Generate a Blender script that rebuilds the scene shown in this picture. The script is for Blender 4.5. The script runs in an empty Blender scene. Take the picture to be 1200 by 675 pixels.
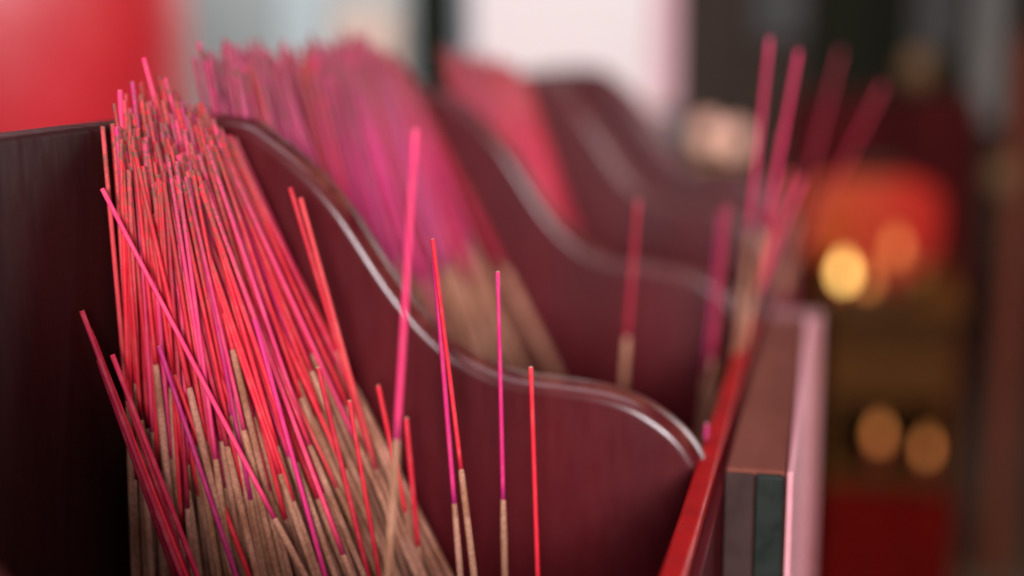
import bpy, math, random
from mathutils import Vector, Matrix, Quaternion
random.seed(7)
SC = bpy.context.scene
COL = SC.collection
CAMZ = 1.15                      # eye height above the temple floor, metres
def mm(x, y, z): return Vector((x/1000, y/1000, CAMZ + z/1000))   # rack frame: x across, y along the rack, z relative to eye height

# ------------------------------------------------------------------ materials
def nodes(name):
    m = bpy.data.materials.new(name); m.use_nodes = True
    nt = m.node_tree; b = nt.nodes['Principled BSDF']
    return m, nt, b
def N(nt, t, **kw):
    n = nt.nodes.new(t)
    for k, v in kw.items():
        if k in n.inputs: n.inputs[k].default_value = v
        else: setattr(n, k, v)
    return n
def ramp(nt, fac, stops):
    r = nt.nodes.new('ShaderNodeValToRGB')
    e = r.color_ramp.elements
    while len(e) < len(stops): e.new(0.5)
    for i, (p, c) in enumerate(stops):
        e[i].position = p; e[i].color = (*c, 1) if len(c) == 3 else c
    nt.links.new(fac, r.inputs[0]); return r
def mixc(nt, fac, a, b):
    m = nt.nodes.new('ShaderNodeMix'); m.data_type = 'RGBA'
    for sock, v in ((m.inputs[0], fac), (m.inputs[6], a), (m.inputs[7], b)):
        if isinstance(v, bpy.types.NodeSocket): nt.links.new(v, sock)
        elif isinstance(v, (int, float)): sock.default_value = v
        else: sock.default_value = (*v, 1)
    return m.outputs[2]
def bump(nt, b, h, s, d=0.001):
    k = N(nt, 'ShaderNodeBump', Strength=s, Distance=d)
    nt.links.new(h, k.inputs['Height']); nt.links.new(k.outputs[0], b.inputs['Normal'])
def surface(name, c1, c2, scale=20, rough=.5, rvar=.15, coat=0, stretch=(1, 1, 1), bstr=.15, bdist=.0006, spec=.25, metal=0):
    """two-tone mottled surface with uneven gloss and a fine relief"""
    m, nt, b = nodes(name)
    tc = N(nt, 'ShaderNodeTexCoord'); mp = N(nt, 'ShaderNodeMapping', Scale=stretch)
    nt.links.new(tc.outputs['Object'], mp.inputs[0])
    n1 = N(nt, 'ShaderNodeTexNoise', Scale=scale, Detail=8, Roughness=.62); nt.links.new(mp.outputs[0], n1.inputs['Vector'])
    n2 = N(nt, 'ShaderNodeTexNoise', Scale=scale*5.3, Detail=6, Roughness=.6); nt.links.new(mp.outputs[0], n2.inputs['Vector'])
    r = ramp(nt, n1.outputs['Fac'], [(.32, c1), (.7, c2)])
    nt.links.new(r.outputs[0], b.inputs['Base Color'])
    mr = N(nt, 'ShaderNodeMapRange'); mr.inputs[1].default_value = .3; mr.inputs[2].default_value = .7
    mr.inputs[3].default_value = max(.05, rough-rvar); mr.inputs[4].default_value = min(1, rough+rvar)
    nt.links.new(n2.outputs['Fac'], mr.inputs[0]); nt.links.new(mr.outputs[0], b.inputs['Roughness'])
    b.inputs['Specular IOR Level'].default_value = spec; b.inputs['Metallic'].default_value = metal
    b.inputs['Coat Weight'].default_value = coat; b.inputs['Coat Roughness'].default_value = .22
    bump(nt, b, n2.outputs['Fac'], bstr, bdist)
    return m
def lacquer(name, c1, c2, rough=.38, coat=.35, spec=.5, worn=False):
    """dark brushed lacquer: grain, blotches, dust specks, scuffs"""
    m, nt, b = nodes(name)
    tc = N(nt, 'ShaderNodeTexCoord'); mp = N(nt, 'ShaderNodeMapping', Scale=(1, 1, .25))
    nt.links.new(tc.outputs['Object'], mp.inputs[0])
    n1 = N(nt, 'ShaderNodeTexNoise', Scale=26, Detail=9, Roughness=.65); nt.links.new(mp.outputs[0], n1.inputs['Vector'])
    n2 = N(nt, 'ShaderNodeTexNoise', Scale=210, Detail=6, Roughness=.6); nt.links.new(mp.outputs[0], n2.inputs['Vector'])
    r = ramp(nt, n1.outputs['Fac'], [(.3, c1), (.68, c2)])
    sp = N(nt, 'ShaderNodeTexVoronoi', Scale=95); nt.links.new(tc.outputs['Object'], sp.inputs['Vector'])
    sc_ = N(nt, 'ShaderNodeSeparateColor'); nt.links.new(sp.outputs['Color'], sc_.inputs[0])
    gate = N(nt, 'ShaderNodeMath', operation='GREATER_THAN'); gate.inputs[1].default_value = .965; nt.links.new(sc_.outputs[0], gate.inputs[0])
    sm = N(nt, 'ShaderNodeMapRange'); sm.inputs[1].default_value = .04; sm.inputs[2].default_value = .12; sm.inputs[3].default_value = .6; sm.inputs[4].default_value = 0
    nt.links.new(sp.outputs['Distance'], sm.inputs[0])
    mu = N(nt, 'ShaderNodeMath', operation='MULTIPLY'); nt.links.new(gate.outputs[0], mu.inputs[0]); nt.links.new(sm.outputs[0], mu.inputs[1])
    col = mixc(nt, mu.outputs[0], r.outputs[0], (.42, .33, .33))
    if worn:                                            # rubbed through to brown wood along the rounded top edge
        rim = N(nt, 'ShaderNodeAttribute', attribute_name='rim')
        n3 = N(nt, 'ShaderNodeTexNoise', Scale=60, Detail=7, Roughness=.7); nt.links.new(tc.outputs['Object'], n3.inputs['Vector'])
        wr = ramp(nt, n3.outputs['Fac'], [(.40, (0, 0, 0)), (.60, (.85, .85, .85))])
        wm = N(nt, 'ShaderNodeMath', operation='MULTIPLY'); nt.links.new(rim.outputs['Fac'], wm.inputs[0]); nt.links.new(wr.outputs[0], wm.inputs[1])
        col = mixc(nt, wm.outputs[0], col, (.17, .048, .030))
    nt.links.new(col, b.inputs['Base Color'])
    mr = N(nt, 'ShaderNodeMapRange'); mr.inputs[1].default_value = .3; mr.inputs[2].default_value = .72
    mr.inputs[3].default_value = rough-.1; mr.inputs[4].default_value = rough+.14
    nt.links.new(n2.outputs['Fac'], mr.inputs[0]); nt.links.new(mr.outputs[0], b.inputs['Roughness'])
    b.inputs['Coat Weight'].default_value = coat; b.inputs['Coat Roughness'].default_value = .21; b.inputs['Specular IOR Level'].default_value = spec
    bump(nt, b, n2.outputs['Fac'], .25, .0005)
    return m
def glow(name, c, s, c2=None):
    m, nt, b = nodes(name)
    b.inputs['Base Color'].default_value = (*[x*.12 for x in c], 1); b.inputs['Roughness'].default_value = .6; b.inputs['Specular IOR Level'].default_value = .1
    b.inputs['Emission Color'].default_value = (*c, 1); b.inputs['Emission Strength'].default_value = s
    if c2:
        tc = N(nt, 'ShaderNodeTexCoord'); n1 = N(nt, 'ShaderNodeTexNoise', Scale=2.2, Detail=2)
        nt.links.new(tc.outputs['Object'], n1.inputs['Vector'])
        r = ramp(nt, n1.outputs['Fac'], [(.35, c), (.65, c2)]); nt.links.new(r.outputs[0], b.inputs['Emission Color'])
    return m

def handle_mat():
    m, nt, b = nodes('dyed_bamboo')
    oi = N(nt, 'ShaderNodeObjectInfo'); at = N(nt, 'ShaderNodeAttribute', attribute_name='along')   # along: 0 junction .. 1 tip
    rnd = N(nt, 'ShaderNodeAttribute', attribute_name='dye')                                         # per stick colour (stuff mesh)
    tc = N(nt, 'ShaderNodeTexCoord')
    geo = N(nt, 'ShaderNodeNewGeometry')
    mp = N(nt, 'ShaderNodeMapping', Scale=(1, 1, .08)); nt.links.new(tc.outputs['Object'], mp.inputs[0])
    fib = N(nt, 'ShaderNodeTexNoise', Scale=2600, Detail=4); nt.links.new(mp.outputs[0], fib.inputs['Vector'])
    pat = N(nt, 'ShaderNodeTexNoise', Scale=170, Detail=5, Roughness=.65); nt.links.new(geo.outputs['Position'], pat.inputs['Vector'])
    base = rnd.outputs['Color']
    faded = mixc(nt, .35, base, (.74, .22, .20))
    pr = ramp(nt, pat.outputs['Fac'], [(.48, (0, 0, 0)), (.72, (.6, .6, .6))])
    c1 = mixc(nt, pr.outputs[0], base, faded)
    fr = ramp(nt, fib.outputs['Fac'], [(.35, (0, 0, 0)), (.7, (.4, .4, .4))])
    dark = N(nt, 'ShaderNodeVectorMath', operation='MULTIPLY'); nt.links.new(base, dark.inputs[0]); dark.inputs[1].default_value = (.6, .5, .55)
    c2 = mixc(nt, fr.outputs[0], c1, dark.outputs[0])
    # dust and brown incense crumbs caught near the tips
    dn = N(nt, 'ShaderNodeTexNoise', Scale=620, Detail=6, Roughness=.7); nt.links.new(geo.outputs['Position'], dn.inputs['Vector'])
    dr = ramp(nt, dn.outputs['Fac'], [(.42, (0, 0, 0)), (.55, (1, 1, 1))])
    zr = ramp(nt, at.outputs['Fac'], [(.55, (0, 0, 0)), (1, (1, 1, 1))])
    mu = N(nt, 'ShaderNodeMath', operation='MULTIPLY'); nt.links.new(dr.outputs[0], mu.inputs[0]); nt.links.new(zr.outputs[0], mu.inputs[1])
    c3 = mixc(nt, mu.outputs[0], c2, (.16, .062, .040))
    # dye soaked darker where the coating starts
    jr = ramp(nt, at.outputs['Fac'], [(0, (.8, .8, .8)), (.05, (0, 0, 0))])
    dk2 = N(nt, 'ShaderNodeVectorMath', operation='MULTIPLY'); nt.links.new(base, dk2.inputs[0]); dk2.inputs[1].default_value = (.42, .5, .8)
    c4 = mixc(nt, jr.outputs[0], c3, dk2.outputs[0])
    nt.links.new(c4, b.inputs['Base Color'])
    b.inputs['Roughness'].default_value = .62; b.inputs['Specular IOR Level'].default_value = .3
    bump(nt, b, fib.outputs['Fac'], .35, .0002)
    return m
def paste_mat():
    m, nt, b = nodes('incense_paste')
    geo = N(nt, 'ShaderNodeNewGeometry'); at = N(nt, 'ShaderNodeAttribute', attribute_name='dye')
    n1 = N(nt, 'ShaderNodeTexNoise', Scale=900, Detail=5, Roughness=.7); nt.links.new(geo.outputs['Position'], n1.inputs['Vector'])
    n2 = N(nt, 'ShaderNodeTexNoise', Scale=75, Detail=4); nt.links.new(geo.outputs['Position'], n2.inputs['Vector'])
    r = ramp(nt, n2.outputs['Fac'], [(.35, (.34, .135, .075)), (.66, (.55, .255, .165))])
    gr = ramp(nt, n1.outputs['Fac'], [(.35, (.55, .55, .55)), (.6, (1, 1, 1))])
    mu = N(nt, 'ShaderNodeVectorMath', operation='MULTIPLY'); nt.links.new(r.outputs[0], mu.inputs[0]); nt.links.new(gr.outputs[0], mu.inputs[1])
    mu2 = N(nt, 'ShaderNodeVectorMath', operation='MULTIPLY'); nt.links.new(mu.outputs[0], mu2.inputs[0]); nt.links.new(at.outputs['Color'], mu2.inputs[1])
    nt.links.new(mu2.outputs[0], b.inputs['Base Color'])
    b.inputs['Roughness'].default_value = .85; b.inputs['Specular IOR Level'].default_value = .2
    bump(nt, b, n1.outputs['Fac'], .6, .0005)
    return m
M = dict(
    handle=handle_mat(), paste=paste_mat(),
    tip=surface('cut_bamboo', (.55, .36, .22), (.75, .58, .40), 900, .7),
    maroon=lacquer('maroon_lacquer', (.046, .0036, .0054), (.084, .0060, .0088), .36, .42, .07, worn=True),
    backdark=lacquer('dark_panel_lacquer', (.020, .0026, .0026), (.038, .005, .005), .62, 0, .15),
    rail=lacquer('red_lacquer', (.22, .004, .005), (.42, .009, .009), .45, .0, .04),
    plank=surface('brown_board', (.12, .030, .020), (.20, .060, .040), 30, .7, spec=.08, stretch=(1, .15, 1)),
    endwood=surface('end_grain', (.028, .015, .013), (.05, .027, .024), 60, .6, spec=.08),
    green=surface('green_glass_edge', (.009, .0125, .010), (.016, .021, .0165), 40, .45, spec=.15),
    pinkglare=surface('painted_pink_glare', (.54, .21, .235), (.70, .32, .345), 25, .6, stretch=(1, .3, 2), spec=.3),  # grazing reflection on the ledge's outer face, put into the colour as pink
    dullglare=surface('painted_dull_glare', (.26, .10, .10), (.36, .16, .165), 25, .7, spec=.2),  # same reflection painted in a duller pink, for the post
    frontred=surface('front_board_red', (.06, .006, .008), (.10, .012, .014), 25, .7, stretch=(1, .2, 1), spec=.02),
    pillar=surface('pillar_lacquer', (.21, .0014, .005), (.26, .002, .008), 5, .32, .04, coat=1, spec=.6, bstr=.05),
    stone=surface('pillar_stone', (.22, .21, .20), (.33, .32, .30), 25, .7),
    plaster=surface('grey_plaster', (.30, .32, .315), (.37, .385, .375), 4, .8),
    palep=surface('pale_plaster', (.40, .45, .46), (.46, .50, .51), 4, .8),
    beige=surface('beige_cloth', (.52, .37, .30), (.62, .46, .38), 9, .9),
    black=surface('black_wood', (.006, .008, .005), (.014, .015, .010), 12, .6, spec=.03),
    darkwood=surface('dark_wood', (.024, .018, .015), (.042, .032, .028), 10, .55, spec=.03, stretch=(1, 1, .2)),
    slate=surface('grey_panel', (.045, .048, .052), (.075, .08, .085), 7, .6, spec=.03),
    bluegrey=surface('blue_grey_panel', (.17, .19, .21), (.24, .26, .28), 7, .6),
    darkred=surface('dark_red_lacquer', (.03, .002, .003), (.055, .004, .005), 8, .45, spec=.03),
    tablewood=surface('table_wood', (.055, .024, .007), (.09, .038, .011), 14, .5, spec=.03, stretch=(.2, 1, 1)),
    redcloth=surface('red_altar_cloth', (.065, .002, .002), (.115, .004, .003), 16, .8, spec=.03),
    floor=surface('floor_stone', (.06, .045, .035), (.10, .078, .06), 3, .5),
    wall=surface('brown_plaster', (.07, .042, .03), (.12, .075, .05), 2.5, .8),
    brass=surface('brass', (.55, .36, .12), (.70, .48, .18), 60, .3, metal=1),
    wax=surface('red_wax', (.40, .02, .02), (.50, .04, .03), 60, .5),
    frame=surface('window_wood', (.45, .24, .22), (.55, .32, .29), 15, .6),
)
M['pillar'].node_tree.nodes['Principled BSDF'].inputs['Coat IOR'].default_value = 1.85
M['pane'] = glow('daylit_window_pane', (.93, .75, .75), .80, (.97, .85, .84))
M['pinkpane'] = glow('daylit_pink_pane', (.86, .50, .54), .75, (.80, .42, .47))
M['flame'] = glow('candle_flame', (1.0, .56, .15), 6)
M['dimflame'] = glow('lamp_flame', (1.0, .33, .09), 1.7)
M['globe'] = glow('frosted_lamp_glass', (.80, .42, .33), 1.5)
M['bulb'] = glow('dim_bulb', (.55, .30, .15), .14)
M['lantern'] = glow('lit_red_lantern', (.80, .05, .02), .40)
_nt = M['lantern'].node_tree; _tc = N(_nt, 'ShaderNodeTexCoord'); _sx = N(_nt, 'ShaderNodeSeparateXYZ'); _nt.links.new(_tc.outputs['Generated'], _sx.inputs[0])
_nt.links.new(ramp(_nt, _sx.outputs[0], [(.1, (.85, .15, .035)), (.75, (.85, .045, .035))]).outputs[0], _nt.nodes['Principled BSDF'].inputs['Emission Color'])

# ------------------------------------------------------------------ mesh helpers
def link(name, verts, faces, mats, parent=None, smooth=False, fmat=None, attrs=None):
    me = bpy.data.meshes.new(name); me.from_pydata([tuple(v) for v in verts], [], faces)
    for m in (mats if isinstance(mats, (list, tuple)) else [mats]): me.materials.append(m)
    if fmat: me.polygons.foreach_set('material_index', fmat)
    if smooth: me.polygons.foreach_set('use_smooth', [True]*len(faces))
    for k, (typ, vals) in (attrs or {}).items():
        a = me.attributes.new(k, typ, 'POINT')
        if typ == 'FLOAT': a.data.foreach_set('value', vals)
        else: a.data.foreach_set('color', [x for v in vals for x in v])
    me.validate(); me.update()
    o = bpy.data.objects.new(name, me); COL.objects.link(o)
    if parent: o.parent = parent
    return o
def tag(o, label=None, cat=None, group=None, kind=None):
    for k, v in (('label', label), ('category', cat), ('group', group), ('kind', kind)):
        if v: o[k] = v
    return o
def empty(name, loc, label, cat, group=None, rot=None):
    o = bpy.data.objects.new(name, None); COL.objects.link(o); o.empty_display_size = .01
    o.location = loc
    if rot is not None: o.rotation_mode = 'QUATERNION'; o.rotation_quaternion = rot
    return tag(o, label, cat, group)
def bevel(o, w, seg=3, ang=40):
    b = o.modifiers.new('bevel', 'BEVEL'); b.width = w; b.segments = seg; b.limit_method = 'ANGLE'; b.angle_limit = math.radians(ang)
    b.harden_normals = True
    o.data.polygons.foreach_set('use_smooth', [True]*len(o.data.polygons)); return o
def box(name, x0, x1, y0, y1, z0, z1, mat, parent=None, bv=1.5):
    """box in rack millimetres; parents sit at the given origin with no rotation"""
    off = parent.location if parent else Vector((0, 0, 0))
    c = mm((x0+x1)/2, (y0+y1)/2, z0)
    hx, hy, h = (x1-x0)/2000, (y1-y0)/2000, (z1-z0)/1000
    v = [(sx*hx, sy*hy, z) for z in (0, h) for sx, sy in ((-1, -1), (1, -1), (1, 1), (-1, 1))]
    f = [(3, 2, 1, 0), (4, 5, 6, 7), (0, 1, 5, 4), (1, 2, 6, 5), (2, 3, 7, 6), (3, 0, 4, 7)]
    o = link(name, v, f, mat, parent); o.location = c - off
    if bv: bevel(o, bv/1000)
    return o
def lathe(name, prof, mat, loc, parent=None, seg=32, ribs=0, amp=0):
    off = parent.location if parent else Vector((0, 0, 0))
    v, f = [], []
    for r, z in prof:
        for i in range(seg):
            a = 2*math.pi*i/seg; q = r*(1+amp*math.cos(ribs*a)) if ribs else r
            v.append((q*math.cos(a), q*math.sin(a), z))
    for k in range(len(prof)-1):
        for i in range(seg):
            j = (i+1) % seg
            f.append((k*seg+i, k*seg+j, (k+1)*seg+j, (k+1)*seg+i))
    f.append(tuple(range(seg))[::-1]); f.append(tuple(range((len(prof)-1)*seg, len(prof)*seg)))
    o = link(name, v, f, mat, parent, True); o.location = Vector(loc)-off
    return o

# ------------------------------------------------------------------ the incense rack
rack = empty('incense_rack', mm(-120, 400, -340), 'long dark maroon lacquered incense rack with wavy topped dividers and a red front rail', 'incense rack')
P = [(-235, -28.8), (-226, -29.0), (-218, -29.2), (-211.5, -29.9), (-206, -31.2), (-198, -36.5), (-188.5, -43.5), (-179, -52), (-171, -61), (-163, -72.5), (-155, -84.5), (-147, -95), (-138, -104.5), (-128, -112.3),
     (-118.5, -117), (-109, -119.6), (-97, -120.8), (-84, -121.8), (-74, -123.3), (-65, -126), (-57.5, -130), (-50, -135.5), (-44.5, -141.5), (-40.5, -148), (-38.2, -153)]
def catmull(p, n=5):
    out = []
    for i in range(len(p)-1):
        a, b, c, d = (Vector(p[max(0, min(len(p)-1, j))]) for j in (i-1, i, i+1, i+2))
        for k in range(n):
            t = k/n
            out.append(.5*((2*b)+(c-a)*t+(2*a-5*b+4*c-d)*t*t+(3*b-a-3*c+d)*t*t*t))
    out.append(Vector(p[-1])); return out
TOP = catmull(P)
def divider(y, th=14.5, rr=5.6):
    """panel with an ogee top and rounded long edges, thickness along y"""
    o0 = mm(-120, y, -340)
    ns = 6; rows = []
    nrm = []
    for i, p in enumerate(TOP):
        t = TOP[min(i+1, len(TOP)-1)]-TOP[max(i-1, 0)]; n = Vector((-t.y, t.x)).normalized(); nrm.append(n)
    sec = [(0, -40)]                                    # (y offset, depth below the top along the normal)
    sec += [(rr-rr*math.cos(a), rr-rr*math.sin(a)) for a in [math.pi/2*k/ns for k in range(ns+1)]]
    sec += [(th-rr+rr*math.sin(a), rr-rr*math.cos(a)) for a in [math.pi/2*k/ns for k in range(ns+1)]]
    sec += [(th, -40)]
    v = []; W = len(sec)
    for i, p in enumerate(TOP):
        for (dy, d) in sec:
            if d == -40: q = Vector((p.x, -338))
            else: q = p - nrm[i]*d
            v.append(mm(q.x, y+dy, q.y)-o0)
    f = []
    for i in range(len(TOP)-1):
        for k in range(W-1):
            f.append((i*W+k, i*W+k+1, (i+1)*W+k+1, (i+1)*W+k))
    f = [t[::-1] for t in f]
    f.append(tuple(range(W))); f.append(tuple(range((len(TOP)-1)*W, len(TOP)*W))[::-1])
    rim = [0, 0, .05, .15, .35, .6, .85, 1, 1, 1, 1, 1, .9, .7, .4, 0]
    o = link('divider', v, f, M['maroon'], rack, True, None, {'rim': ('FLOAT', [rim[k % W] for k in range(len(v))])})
    o.location = o0 - rack.location
    return o
DY = [206, 480, 744, 1008, 1272]
for y in DY: divider(y)
box('back_panel', -246, -231, -60, 1287, -340, -29, M['backdark'], rack, 2)
box('front_panel', -37.8, -33, -60, 1287, -340, -153.3, M['frontred'], rack, 1)
box('rail', -43.5, -36, -60, 750, -153, -147, M['rail'], rack, 1.8)
box('rail', -43.5, -36, 750.5, 1287, -153, -148, M['maroon'], rack, 1.6)
box('bottom_board', -230.8, -38, -60, 1287, -352, -340.2, M['backdark'], rack, 1)
box('ledge', -32.8, -12, 474, 745, -330, -146.5, M['plank'], rack, 1.5)
box('end_cap', -32.6, -22.6, 471, 473.8, -330, -147.4, M['endwood'], rack, .8)
box('edge_strip', -22.2, -12.6, 470.4, 473.8, -330, -147.2, M['green'], rack, .9)
box('post', -32.6, -3.6, 753, 785, -335, -149, M['dullglare'], rack, 2)  # added post that widens the painted pink reflection to the right
box('glare_sheet', -11.8, -9.6, 470.5, 752, -335, -145.5, M['pinkglare'], rack, .6)  # outer face of the ledge, its bright reflection painted pale pink
for lx in (-242, -60):
    for ly in (-50, 1245):
        box('leg', lx, lx+34, ly, ly+34, -1150, -352.3, M['maroon'], rack, 2)
for ly in (-45, 1250): box('stretcher', -207.7, -60.3, ly, ly+24, -1000, -950, M['maroon'], rack, 2)

# ------------------------------------------------------------------ incense sticks
DYE = {'red': (.60, .013, .030), 'coral': (.66, .050, .060), 'magenta': (.52, .014, .135), 'pink': (.70, .035, .125), 'crimson': (.42, .010, .04), 'rose': (.45, .038, .14)}
def jit(c, s=.16): 
    k = 1+random.uniform(-s, s); return tuple(min(1, x*k*(1+random.uniform(-.08, .08))) for x in c)
def tube(pts, rads, seg=9):
    v, f = [], []
    for p, r in zip(pts, rads):
        for i in range(seg):
            a = 2*math.pi*i/seg; v.append((p[0]+r*math.cos(a), p[1]+r*math.sin(a), p[2]))
    for k in range(len(pts)-1):
        for i in range(seg):
            j = (i+1) % seg; f.append((k*seg+i, k*seg+j, (k+1)*seg+j, (k+1)*seg+i))
    n = len(pts)
    f.append(tuple(range(seg))[::-1]); f.append(tuple(range((n-1)*seg, n*seg)))
    return v, f
def stick_geo(L, H, rh, rp, bend, ph):
    """along local z from the base: paste part 0..L-H, handle L-H..L, slightly bowed (metres)"""
    def path(z):
        s = math.sin(math.pi*z/L)*bend+math.sin(2.7*math.pi*z/L+ph)*bend*.22; return (s*math.cos(ph), s*math.sin(ph), z)
    zj = L-H
    jo = random.uniform(.001, .005)
    zs = [0, .0006]+[zj*k/13 for k in range(1, 13)]+[zj-.004-jo, zj-.0012-jo*.4, zj]
    rs = [rp*.8, rp]+[rp*random.uniform(.90, 1.08) for _ in range(12)]+[rp*.97, rp*.86, rh*1.06]
    pv, pf = tube([path(z) for z in zs], rs)
    nz = 9
    zs = [zj-.002+(H+.002)*k/nz for k in range(nz+1)]
    rs = [rh*(1-.10*k/nz) for k in range(nz+1)]; 
    hv, hf = tube([path(z) for z in zs], rs)
    al = [min(1, max(0, (v[2]-zj)/H)) for v in hv]
    return pv, pf, hv, hf, al
def vec_rot(d): return Vector((0, 0, 1)).rotation_difference(Vector(d).normalized())
STUFF = dict(pv=[], pf=[], pd=[], hv=[], hf=[], hd=[], ha=[], tipf=[])
def stick(top, base, H, color, label=None, group=None, rh=.83, rp=1.20, bend=.95, stuff=False, tip=.5, dj=.2, dust=1):
    """top/base in rack mm, H handle length in mm"""
    t, b = mm(*top), mm(*base)
    L = (t-b).length; rot = vec_rot(t-b)
    rh *= random.uniform(.9, 1.1); rp *= random.uniform(.93, 1.07)
    pv, pf, hv, hf, al = stick_geo(L, min(H/1000, L-.01), rh/1000, rp/1000, random.uniform(.1, 1)*bend*L/300, random.uniform(0, 6.28))
    al = [a*dust for a in al]
    dye = (*jit(DYE[color], dj), 1); k = random.uniform(.82, 1.12); pd = (k, k*random.uniform(.95, 1.03), k*random.uniform(.92, 1.05), 1)
    if stuff:
        S = STUFF; R = rot.to_matrix()
        o = len(S['hv']); S['hv'] += [R@Vector(v)+b for v in hv]; S['hf'] += [tuple(i+o for i in f) for f in hf]; S['hd'] += [dye]*len(hv); S['ha'] += al
        o = len(S['pv']); S['pv'] += [R@Vector(v)+b for v in pv]; S['pf'] += [tuple(i+o for i in f) for f in pf]; S['pd'] += [pd]*len(pv)
        return
    e = empty('incense_stick', b, label, 'incense stick', group, rot)
    fm = [0]*len(hf)
    if random.random() < tip: fm[-1] = 1
    link('handle', hv, hf, [M['handle'], M['tip']], e, True, fm, {'along': ('FLOAT', al), 'dye': ('FLOAT_COLOR', [dye]*len(hv))})
    link('paste', pv, pf, M['paste'], e, True, None, {'dye': ('FLOAT_COLOR', [pd]*len(pv))})
    return e
def ray(top, d, zb=-338):
    k = (zb-top[2])/d[2]; return tuple(top[i]+d[i]*k for i in range(3))

# single sticks standing apart, measured one by one: top, direction, handle length, colour, label
G1 = 'single incense sticks standing apart in the nearest compartment'
single = [
 ((-107.8, 360, -24.7), (-.078, 0, -.997), 84.9, 'pink', 'tall blurred pink incense stick nearest the lens, before the first divider', 1.0, 1.4),
 ((-123.6, 430, -63.9), (.115, 0, -.993), 75.8, 'red', 'sharp bright red incense stick crossing a magenta one before the first divider', .85, 1.25),
 ((-124.2, 433.5, -69.9), (.075, 0, -.997), 82.4, 'magenta', 'slim magenta incense stick half behind a bright red one, right of the blurred pink one', .78, 1.15),
 ((-104.8, 440, -75.3), (.021, 0, -1), 76.5, 'magenta', 'upright magenta incense stick with pale tip alone before the middle of the first divider', .8, 1.15),
 ((-93.8, 440, -106.3), (.037, 0, -.999), 84.8, 'red', 'thin red incense stick standing alone, rightmost one in front of the first divider', .9, 1.25),
 ((-150.8, 455, -119.4), (.201, 0, -.98), 45.8, 'red', 'short red incense stick tip right of the near bundle, touching the blurred pink stick', .9, 1.3),
 ((-140.9, 455, -130.3), (.081, 0, -.997), 46.2, 'red', 'short red incense stick low between the near bundle and the crossing pair', .9, 1.3),
]
for t, d, H, c, lab, rh, rp in single: stick(t, ray(t, d), H, c, lab, G1, rh, rp, .3, tip=1, dust=.6)
G2 = 'single incense sticks standing in the far compartments'
single2 = [
 ((-42.6, 512, -141.7), (-.03, 0, -1), 70.8, 'magenta', 'tiny magenta incense stick tip peeking up between the first divider end and the red rail', .8, 1.2),
 ((-84, 620, -72.1), (-.065, 0, -.998), 61.8, 'crimson', 'blurred crimson incense stick standing alone in front of the middle of the second divider', 1.2, 1.5),
 ((-47.9, 660, -77.5), (-.07, 0, -.995), 73.3, 'crimson', 'faint crimson incense stick in front of the right end of the second divider', .9, 1.2),
 ((-53.7, 700, -86.6), (-.07, 0, -.996), 82.5, 'magenta', 'faint magenta incense stick closest to the second divider near its right end', .75, 1.1),
 ((-31, 660, -1.9), (-.075, 0, -1), 88, 'pink', 'very tall straight pink incense stick, left one of two rising above the red rail', 1.15, 1.5),
 ((-18.3, 670, -7.7), (-.148, 0, -.989), 83.7, 'pink', 'very tall bright pink incense stick leaning right over the red rail beside a straight one', 1.2, 1.6),
 ((-25.1, 700, -44.5), (-.146, 0, -.989), 76.4, 'coral', 'coral incense stick lower between the two very tall pink ones at the rail', 1.1, 1.6),
 ((.4, 950, -10.8), (-.21, 0, -.978), 112, 'crimson', 'dark blurred crimson incense stick leaning slightly right, far behind the tall pink pair', 1.0, 1.3),
 ((27.9, 950, -32.3), (-.405, 0, -.914), 122.9, 'crimson', 'blurred crimson incense stick leaning farthest right over the rail', 1.25, 1.5),
 ((-20.9, 720, -66.8), (-.248, 0, -.969), 65.2, 'coral', 'brown ended coral incense stick slanting left at the rail below the tall pink pair', 1.2, 1.7),
 ((-16.2, 740, -73), (-.333, 0, -.943), 71.7, 'pink', 'steeply slanting pink incense stick lowest across the rail below the tall pink pair', 1.2, 1.7),
]
for t, d, H, c, lab, rh, rp in single2: stick(t, ray(t, d), H, c, lab, G2, rh, rp, .3, tip=1, dust=.6)
G3 = 'incense sticks heaped in the near bundle'
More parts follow.
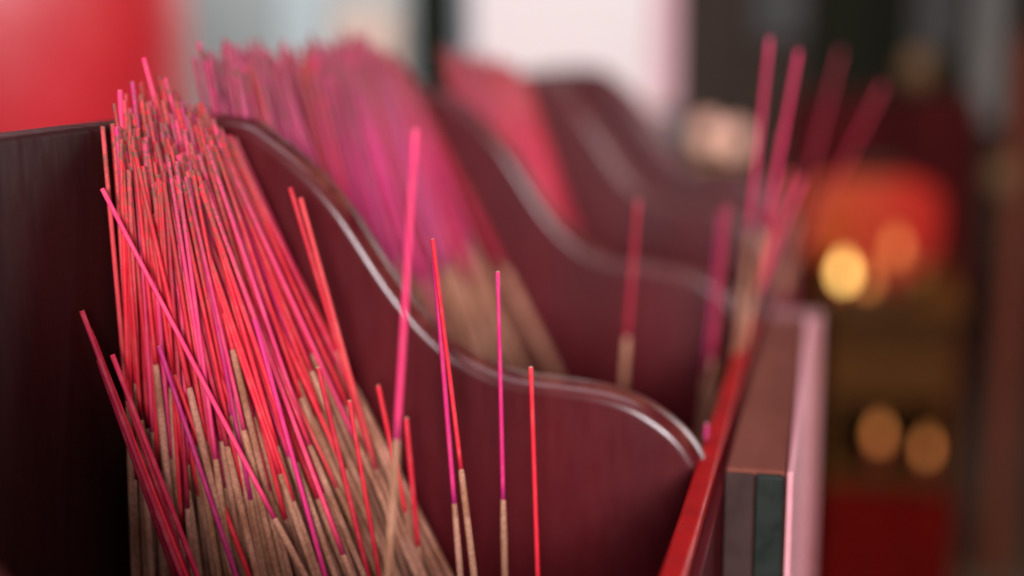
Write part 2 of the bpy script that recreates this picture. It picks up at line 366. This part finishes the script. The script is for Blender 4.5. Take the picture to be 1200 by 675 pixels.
single3 = [
 ((-206.5, 358, -77), (.331, 0, -.944), 94, 'crimson', 'crimson incense stick jutting out lowest left of the near bundle against the black panel'),
 ((-205, 360, -83), (.350, 0, -.935), 96, 'red', 'red incense stick beside the crimson one jutting out lower left of the near bundle'),
 ((-204, 362, -92), (.311, 0, -.95), 88, 'crimson', 'short crimson incense stick under the two jutting out lower left of the near bundle'),
 ((-202, 362, -98), (.318, 0, -.95), 92, 'crimson', 'crimson incense stick in the cluster sloping out over the lower left of the near bundle'),
 ((-199, 361, -90), (.345, 0, -.94), 99, 'crimson', 'crimson incense stick in the cluster sloping out over the lower left of the near bundle'),
 ((-196, 363, -104), (.30, 0, -.95), 90, 'crimson', 'crimson incense stick in the cluster sloping out over the lower left of the near bundle'),
 ((-204, 369, -43.5), (.463, 0, -.886), 106.8, 'pink', 'pink incense stick crossing diagonally over the upright ones on the left of the near bundle'),
 ((-205.2, 400, -7.1), (.238, 0, -.971), 94.6, 'pink', 'bright pink incense stick poking highest above the near bundle, against the red pillar'),
 ((-193, 378, -51.5), (.371, 0, -.929), 85.4, 'red', 'red incense stick slanting across the middle of the near bundle from its upper left'),
 ((-185.5, 372, -98), (.336, 0, -.942), 84, 'red', 'vivid red incense stick, dyed along all its visible length, lower left in near bundle'),
 ((-179.1, 450, -51), (.276, 0, -.961), 94.5, 'red', 'red incense stick off the near bundle right edge, the higher of a close pair'),
 ((-176.3, 452, -54.6), (.258, 0, -.966), 97.1, 'coral', 'coral incense stick off the near bundle right edge, the lower of a close pair'),
 ((-146, 385, -96.5), (.219, 0, -.976), 78, 'red', 'long red incense stick overlying brown paste at the lower right of the near bundle'),
 ((-136.9, 386, -106.3), (.152, 0, -.988), 68, 'red', 'red incense stick rightmost over the brown paste at the lower right of the near bundle'),
 ((-205.5, 385, -16.1), (.0, 0, -1), 100.4, 'pink', 'pale tipped pink incense stick rising straight above the near bundle left shoulder'),
 ((-206, 389, -17.5), (.02, 0, -1), 102.8, 'coral', 'coral incense stick beside the tallest pale tipped one at the near bundle left shoulder'),
 ((-205, 386, -19.3), (.03, 0, -1), 104, 'coral', 'shorter coral incense stick, third of the row rising at the near bundle left shoulder'),
 ((-172, 378, -80), (.21, 0, -.978), 11, 'red', 'incense stick with brown paste reaching highest, in the middle of the near bundle'),
 ((-187, 366, -88), (.30, 0, -.95), 96, 'magenta', 'magenta incense stick slanting low over the left half of the near bundle'),
 ((-160, 372, -80), (.25, 0, -.965), 98, 'magenta', 'purple magenta incense stick over brown paste, just right of the near bundle middle'),
]
for t, d, H, c, lab in single3:
    f = min(1.11, 452/t[1]); t = tuple(x*f for x in t)
    if t[0] < -228.8: t = (-228.8, t[1], t[2])
    stick(t, ray(t, d), H*f, c, lab, G3, .90, 1.30, .45, tip=.8, dust=.58)

NAMES = {'red': 'bright red', 'coral': 'faded coral', 'magenta': 'purple magenta', 'rose': 'rose', 'pink': 'rosy pink', 'crimson': 'deep crimson'}
def bundle(y0, y1, n, zt, qlo, qhi, weights, where, group, n_obj, xs=30, zl=13, zs=3.2, hlen=(64, 126), dyej=.16):
    """sticks heaped against the back panel: t along the panel, l = layer away from it"""
    out = []
    for i in range(n):
        t = random.random(); l = random.random()**1.15
        yt = y0+(y1-y0)*t
        xt = -228.5+xs*l*(1-.3*t)+random.uniform(-1.5, 1.5)
        z = zt(t)-zl*l**1.1+random.gauss(0, zs)
        q = qlo+(qhi-qlo)*max(0, min(1, .62*t+.40*l+random.gauss(0, .12)))
        if random.random() < .16: q += random.uniform(-.10, .15)
        q = max(.004, q); xt -= q*max(0, z+29)
        zb = -338; xb = xt+q*(z-zb)
        if xb > -48: xb = -48-random.random()*10; 
        yb = min(y1-1, max(y0-14, yt-10*l+random.gauss(0, 8)))
        c = random.choices(list(weights), list(weights.values()))[0]
        H = random.triangular(*hlen)+(random.random() < .1)*random.uniform(8, 30)
        out.append(dict(top=(xt, yt, z), base=(xb, yb, zb), H=H, c=c, t=t, l=l))
    out.sort(key=lambda s: s['top'][1]-(s['l']*30))            # the visible, nearest side first
    for i, s in enumerate(out):
        if i < n_obj:
            pos = 'on its left' if s['t'] < .33 else 'in its middle' if s['t'] < .67 else 'on its right'
            stick(s['top'], s['base'], s['H'], s['c'], f"{NAMES[s['c']]} incense stick {where}, {pos}", group)
        else:
            stick(s['top'], s['base'], s['H'], s['c'], stuff=True, dj=dyej)
def zt1(t): return -31+12*math.sin(min(1, t*1.5)*math.pi/2)**1.3 - 8*max(0, (t-.6)/.4)**1.5
bundle(415, 477, 262, zt1, -.02, .52, {'red': 50, 'coral': 10, 'pink': 22, 'magenta': 8, 'crimson': 10}, 'packed in the near sharp bundle', G3, 262, 31, 20, 3.6)
def zt2(t): return -9+5*t+2*math.sin(9*t)
bundle(416, 477, 330, lambda t: zt1(t)-6, -.02, .46, {'red': 50, 'coral': 10, 'pink': 22, 'magenta': 8, 'crimson': 10}, '', '', 0, 26, 17, 3.5)
bundle(490, 692, 400, zt2, .12, .36, {'rose': 50, 'magenta': 28, 'coral': 1, 'crimson': 19, 'red': 2}, 'leaning in the blurred pink second bundle', 'incense sticks in the second bundle', 0, 22, 10, 3, (88, 128), .34)
bundle(685, 742, 120, lambda t: -5-8*t,   .28, .40, {'crimson': 60, 'magenta': 25, 'rose': 15}, 'in the second bundle', '', 0, 12, 8, 3, (95, 130), .3)
bundle(815, 1004, 170, lambda t: -9-12*t, .14, .32, {'red': 8, 'rose': 17, 'crimson': 70, 'magenta': 5}, 'in the third bundle', '', 0, 18, 9, 3, (100, 145), .3)
S = STUFF
nh = len(S['hv'])
fm = [0]*len(S['hf'])+[1]*len(S['pf'])
tag(link('incense_sticks', S['hv']+S['pv'], S['hf']+[tuple(i+nh for i in f) for f in S['pf']], [M['handle'], M['paste']], None, True, fm,
    {'along': ('FLOAT', S['ha']+[0]*len(S['pv'])), 'dye': ('FLOAT_COLOR', S['hd']+S['pd'])}),
    'mass of blurred pink and red incense sticks filling the second and third compartments and near bundle core', 'incense sticks', None, 'stuff')

# ------------------------------------------------------------------ the temple hall behind
g = link('floor', [(-9, -4, 0), (9, -4, 0), (9, 12, 0), (-9, 12, 0)], [(0, 1, 2, 3)], M['floor']); tag(g, kind='structure')
p = empty('pillar', mm(-1365, 1495, -1150), 'glossy round red lacquered pillar on the far left behind the rack', 'pillar')
lathe('shaft', [(.60, .16), (.60, 2.9)], M['pillar'], p.location, p, 64)
lathe('base', [(.74, 0), (.74, .06), (.68, .10), (.64, .16)], M['stone'], p.location, p, 48)
w = empty('wall', mm(-1700, 3460, -1150), 'pale grey plastered wall behind the red pillar, left of the bright window', 'wall')
box('plaster', -2600, -1020, 3440, 3560, -1150, 1500, M['plaster'], w, 0)
box('pale_panel', -1385, -1262, 3428, 3439, -900, 900, M['palep'], w, 2)
o = box('banner', -1232, -1062, 3405, 3420, -800, 62, M['beige'], None, 6); tag(o, 'beige hanging banner on the grey wall beside the black door post', 'banner')
o = box('door_post', -1022, -922, 3380, 3560, -1150, 1500, M['black'], None, 8); tag(o, 'broad black door post between the grey wall and the bright window', 'door post')
wn = empty('window', mm(-640, 3480, -1150), 'big bright white window with a pink right side glowing behind the dividers', 'window')
box('sill_wall', -920, -330, 3440, 3560, -1150, -195, M['plaster'], wn, 0)
box('pane', -890, -446, 3470, 3490, -180, 900, M['pane'], wn, 0)
box('side_pane', -444, -372, 3472, 3492, -180, 900, M['pinkpane'], wn, 0)
box('jamb', -920, -891, 3440, 3560, -194, 900, M['bluegrey'], wn, 3)
box('jamb', -371, -345, 3440, 3560, -194, 900, M['frame'], wn, 3)
box('sill', -890, -372, 3430, 3469, -194, -176, M['frame'], wn, 3)
box('head_wall', -920, -330, 3440, 3560, 901, 1500, M['plaster'], wn, 0)
sc = empty('screen', mm(0, 3040, -1150), 'dark folding wooden screen with grey panels right of the bright window', 'screen')
box('frame', -330, -184, 3000, 3050, -1150, 900, M['darkwood'], sc, 5)
box('panel', -182, -62, 3005, 3040, -1150, 900, M['darkwood'], sc, 4)
box('inset', -176, -70, 2996, 3003, -12, 700, M['slate'], sc, 2)
box('panel', -58, 128, 3005, 3040, -1150, 900, M['black'], sc, 4)
box('panel', 130, 238, 3005, 3040, -1150, 900, M['black'], sc, 4)
box('inset', 136, 230, 2996, 3003, -38, 700, M['slate'], sc, 2)
o = box('curtain', 262, 332, 3120, 3150, -184, 900, M['bluegrey'], None, 6); tag(o, 'blue grey curtain hanging at the upper right, right of the dark screen', 'curtain')
o = box('plank', 345, 392, 3060, 3100, -1150, -5, M['plank'], None, 4); tag(o, 'orange brown upright plank at the far right edge', 'plank')
far = empty('back_wall', mm(0, 6000, -1150), 'dim brown rear wall of the hall beyond the altar', 'wall')
box('plaster', -3600, 5500, 6000, 6200, -1150, 2500, M['wall'], far, 0)
box('skirting', -3600, 5500, 5975, 5999, -1150, -1000, M['darkwood'], far, 0)

al = empty('altar_table', mm(100, 2500, -1150), 'dark red altar table with brown top, open lamp shelf and red cloth front', 'altar table')
box('table_top', -20, 212, 2300, 2760, -440, -420, M['tablewood'], al, 3)
box('apron', -2, 198, 2330, 2345, -590, -441, M['tablewood'], al, 2)
box('side_panel', -4, 14, 2346, 2740, -1150, -441, M['tablewood'], al, 2)
box('side_panel', 186, 204, 2346, 2740, -1150, -441, M['tablewood'], al, 2)
box('shelf', 14.5, 185.5, 2346, 2740, -735, -722, M['tablewood'], al, 2)
box('back_board', 14.5, 185.5, 2720, 2739, -720, -442, M['tablewood'], al, 1)
box('front_cloth', -2, 210, 2320, 2329, -1140, -738, M['redcloth'], al, 2)
box('screen_board', -92, 258, 2780, 2800, -1150, -112, M['darkred'], al, 4)
def candle(x, y, z0, ztop, label, group, mat='flame', r=.011):
    c = empty('candle', mm(x, y, z0), label, 'candle', group)
    h = (ztop-z0)/1000
    lathe('holder', [(.020, 0), (.020, .004), (.008, .008), (.012, .016)], M['darkwood'], c.location, c, 20)
    lathe('wax', [(.008, .0162), (.008, max(.018, h-.012))], M['wax'], c.location, c, 16)
    lathe('flame', [(.0012, h-.010), (r*.75, h-.004), (r, h+.004), (r*.8, h+.012), (r*.35, h+.022), (.0008, h+.030)], M[mat], c.location, c, 16)
CG = 'lit candles on the altar'
candle(20, 2312, -420, -383, 'bright golden candle flame, leftmost and brightest on the altar table', CG, 'flame', .012)
candle(58, 2330, -420, -400, 'lower dim golden candle flame between two brighter ones on the altar table', CG, 'dimflame', .010)
candle(100, 2310, -420, -340, 'taller golden candle flame in front of the red lantern on the altar table', CG, 'dimflame', .011)
candle(90, 2390, -722, -668, 'orange lamp flame at the left on the altar shelf below the table top', CG, 'dimflame', .011)
candle(167, 2380, -722, -684, 'dimmer orange lamp flame at the right on the altar shelf', CG, 'dimflame', .009)
ln = empty('lantern', mm(68, 2560, -420), 'glowing orange red squat lantern standing on the altar table', 'lantern')
prof = [(.05, .012)]+[(.116*max(.08, 1-abs((k-5)/5.15)**4)**.25, .020+.150*k/10) for k in range(11)]+[(.05, .178)]
lathe('shade', prof, M['lantern'], ln.location, ln, 48)
lathe('foot', [(.06, 0), (.06, .0115)], M['brass'], ln.location, ln, 32)
lathe('cap', [(.052, .1785), (.045, .192), (.01, .196)], M['darkwood'], ln.location, ln, 32)
for x, y, z, zc, lab in ((139, 2700, -62, 900, 'dim brown hanging bulb at the upper right, before the dark screen'), (305, 2760, -258, 900, 'dim brown hanging bulb at the right edge, lower than the other')):
    hb = empty('hanging_bulb', mm(x, y, z), lab, 'lamp', 'dim hanging bulbs')
    lathe('bulb', [(.030*math.sin(a)+.0005, -.030*math.cos(a)) for a in [math.pi*k/10 for k in range(11)]], M['bulb'], hb.location, hb, 24)
    lathe('cord', [(.003, .0305), (.003, (zc-z)/1000)], M['black'], hb.location, hb, 8)
bw = empty('incense_pot', mm(140, 2370, -420), 'low dark brass incense pot beside the candles on the altar table', 'pot')
lathe('bowl', [(.014, .006), (.026, .016), (.030, .030), (.027, .042), (.029, .045), (.025, .045)], M['brass'], bw.location, bw, 32)
for k in range(3):
    a = 2*math.pi*k/3; lathe('leg', [(.003, 0), (.004, .008), (.005, .018)], M['brass'], bw.location + Vector((.018*math.cos(a), .018*math.sin(a), 0)), bw, 10)
sb = empty('sideboard', mm(-230, 2880, -1150), 'dark low sideboard behind the last divider, under the two pink lamps', 'sideboard')
box('body', -350, -110, 2790, 2980, -1150, -262, M['darkwood'], sb, 4)
box('top', -358, -102, 2780, 2990, -261.5, -245, M['darkwood'], sb, 3)
for x, y, z, lab in ((-253, 2880, -196, 'left frosted pink globe lamp on the dark sideboard'), (-196, 2850, -206, 'right brighter frosted pink globe lamp on the dark sideboard')):
    g = empty('globe_lamp', mm(x, y, -245), lab, 'lamp', 'frosted globe lamps')
    h = (z+245)/1000
    lathe('stem', [(.02, 0), (.02, .004), (.005, .008), (.005, h-.026)], M['brass'], g.location, g, 16)
    lathe('globe', [(.026*math.sin(a)+.0005, h-.026*math.cos(a)+.001) for a in [math.pi*k/10 for k in range(11)]], M['globe'], g.location, g, 24)

# ------------------------------------------------------------------ light
W = bpy.data.worlds.new('World'); SC.world = W; W.use_nodes = True
W.node_tree.nodes['Background'].inputs[0].default_value = (.75, .80, .9, 1)
W.node_tree.nodes['Background'].inputs[1].default_value = .04
def area(name, loc, target, sx, sy, power, col, spread=180):
    l = bpy.data.lights.new(name, 'AREA'); l.shape = 'RECTANGLE'; l.size = sx; l.size_y = sy; l.energy = power; l.color = col; l.spread = math.radians(spread)
    o = bpy.data.objects.new(name, l); COL.objects.link(o); o.location = mm(*loc)
    o.rotation_euler = (mm(*target)-mm(*loc)).to_track_quat('-Z', 'Y').to_euler(); return o
area('skylight_overhead', (0, -50, 1500), (-120, 450, -120), 1.3, .9, 25, (.95, .90, 1))
area('courtyard_light_front', (460, -1950, 330), (-120, 450, -120), .7, .42, 6.5, (1, .95, .98), 45)
area('fill_light_right', (1000, 2300, 150), (-12, 560, -200), .9, 1.2, 4, (1, .92, .92), 70)  # added off-frame fill for the pink sheet and divider rims, no courtyard seen
area('pillar_highlight_light', (1500, 1700, 200), (-900, 1300, 0), .9, 1.6, 15, (1, .88, .91), 40)  # added narrow-spread lamp, unseen, placed to give the pillar its highlight
area('fill_light_wall', (-900, 2500, 1500), (-1150, 3400, -100), 1.6, .8, 30, (.97, .99, 1), 120)  # added fill that brightens the grey wall, no hall lamp known
area('fill_light_altar', (700, 1300, 1500), (100, 2500, -500), .8, .8, 6, (1, .62, .32), 60)  # added warm fill in place of light from the weak candle flames

# ------------------------------------------------------------------ camera
cd = bpy.data.cameras.new('camera'); cam = bpy.data.objects.new('camera', cd); COL.objects.link(cam); SC.camera = cam
cam.location = (0, 0, CAMZ)
cam.rotation_euler = (math.radians(90-10.1187), 0, math.radians(12.8091))
cd.sensor_width = 36; cd.lens = 36*1667/1200; cd.clip_start = .01; cd.clip_end = 100
cd.dof.use_dof = True; cd.dof.focus_distance = .445; cd.dof.aperture_fstop = 2.6; cd.dof.aperture_ratio = 1.12
SC.view_settings.view_transform = 'Standard'; SC.view_settings.look = 'None'; SC.view_settings.exposure = 0; SC.view_settings.gamma = 1
SC.cycles.use_denoising = True
SC.cycles.sample_clamp_indirect = 6
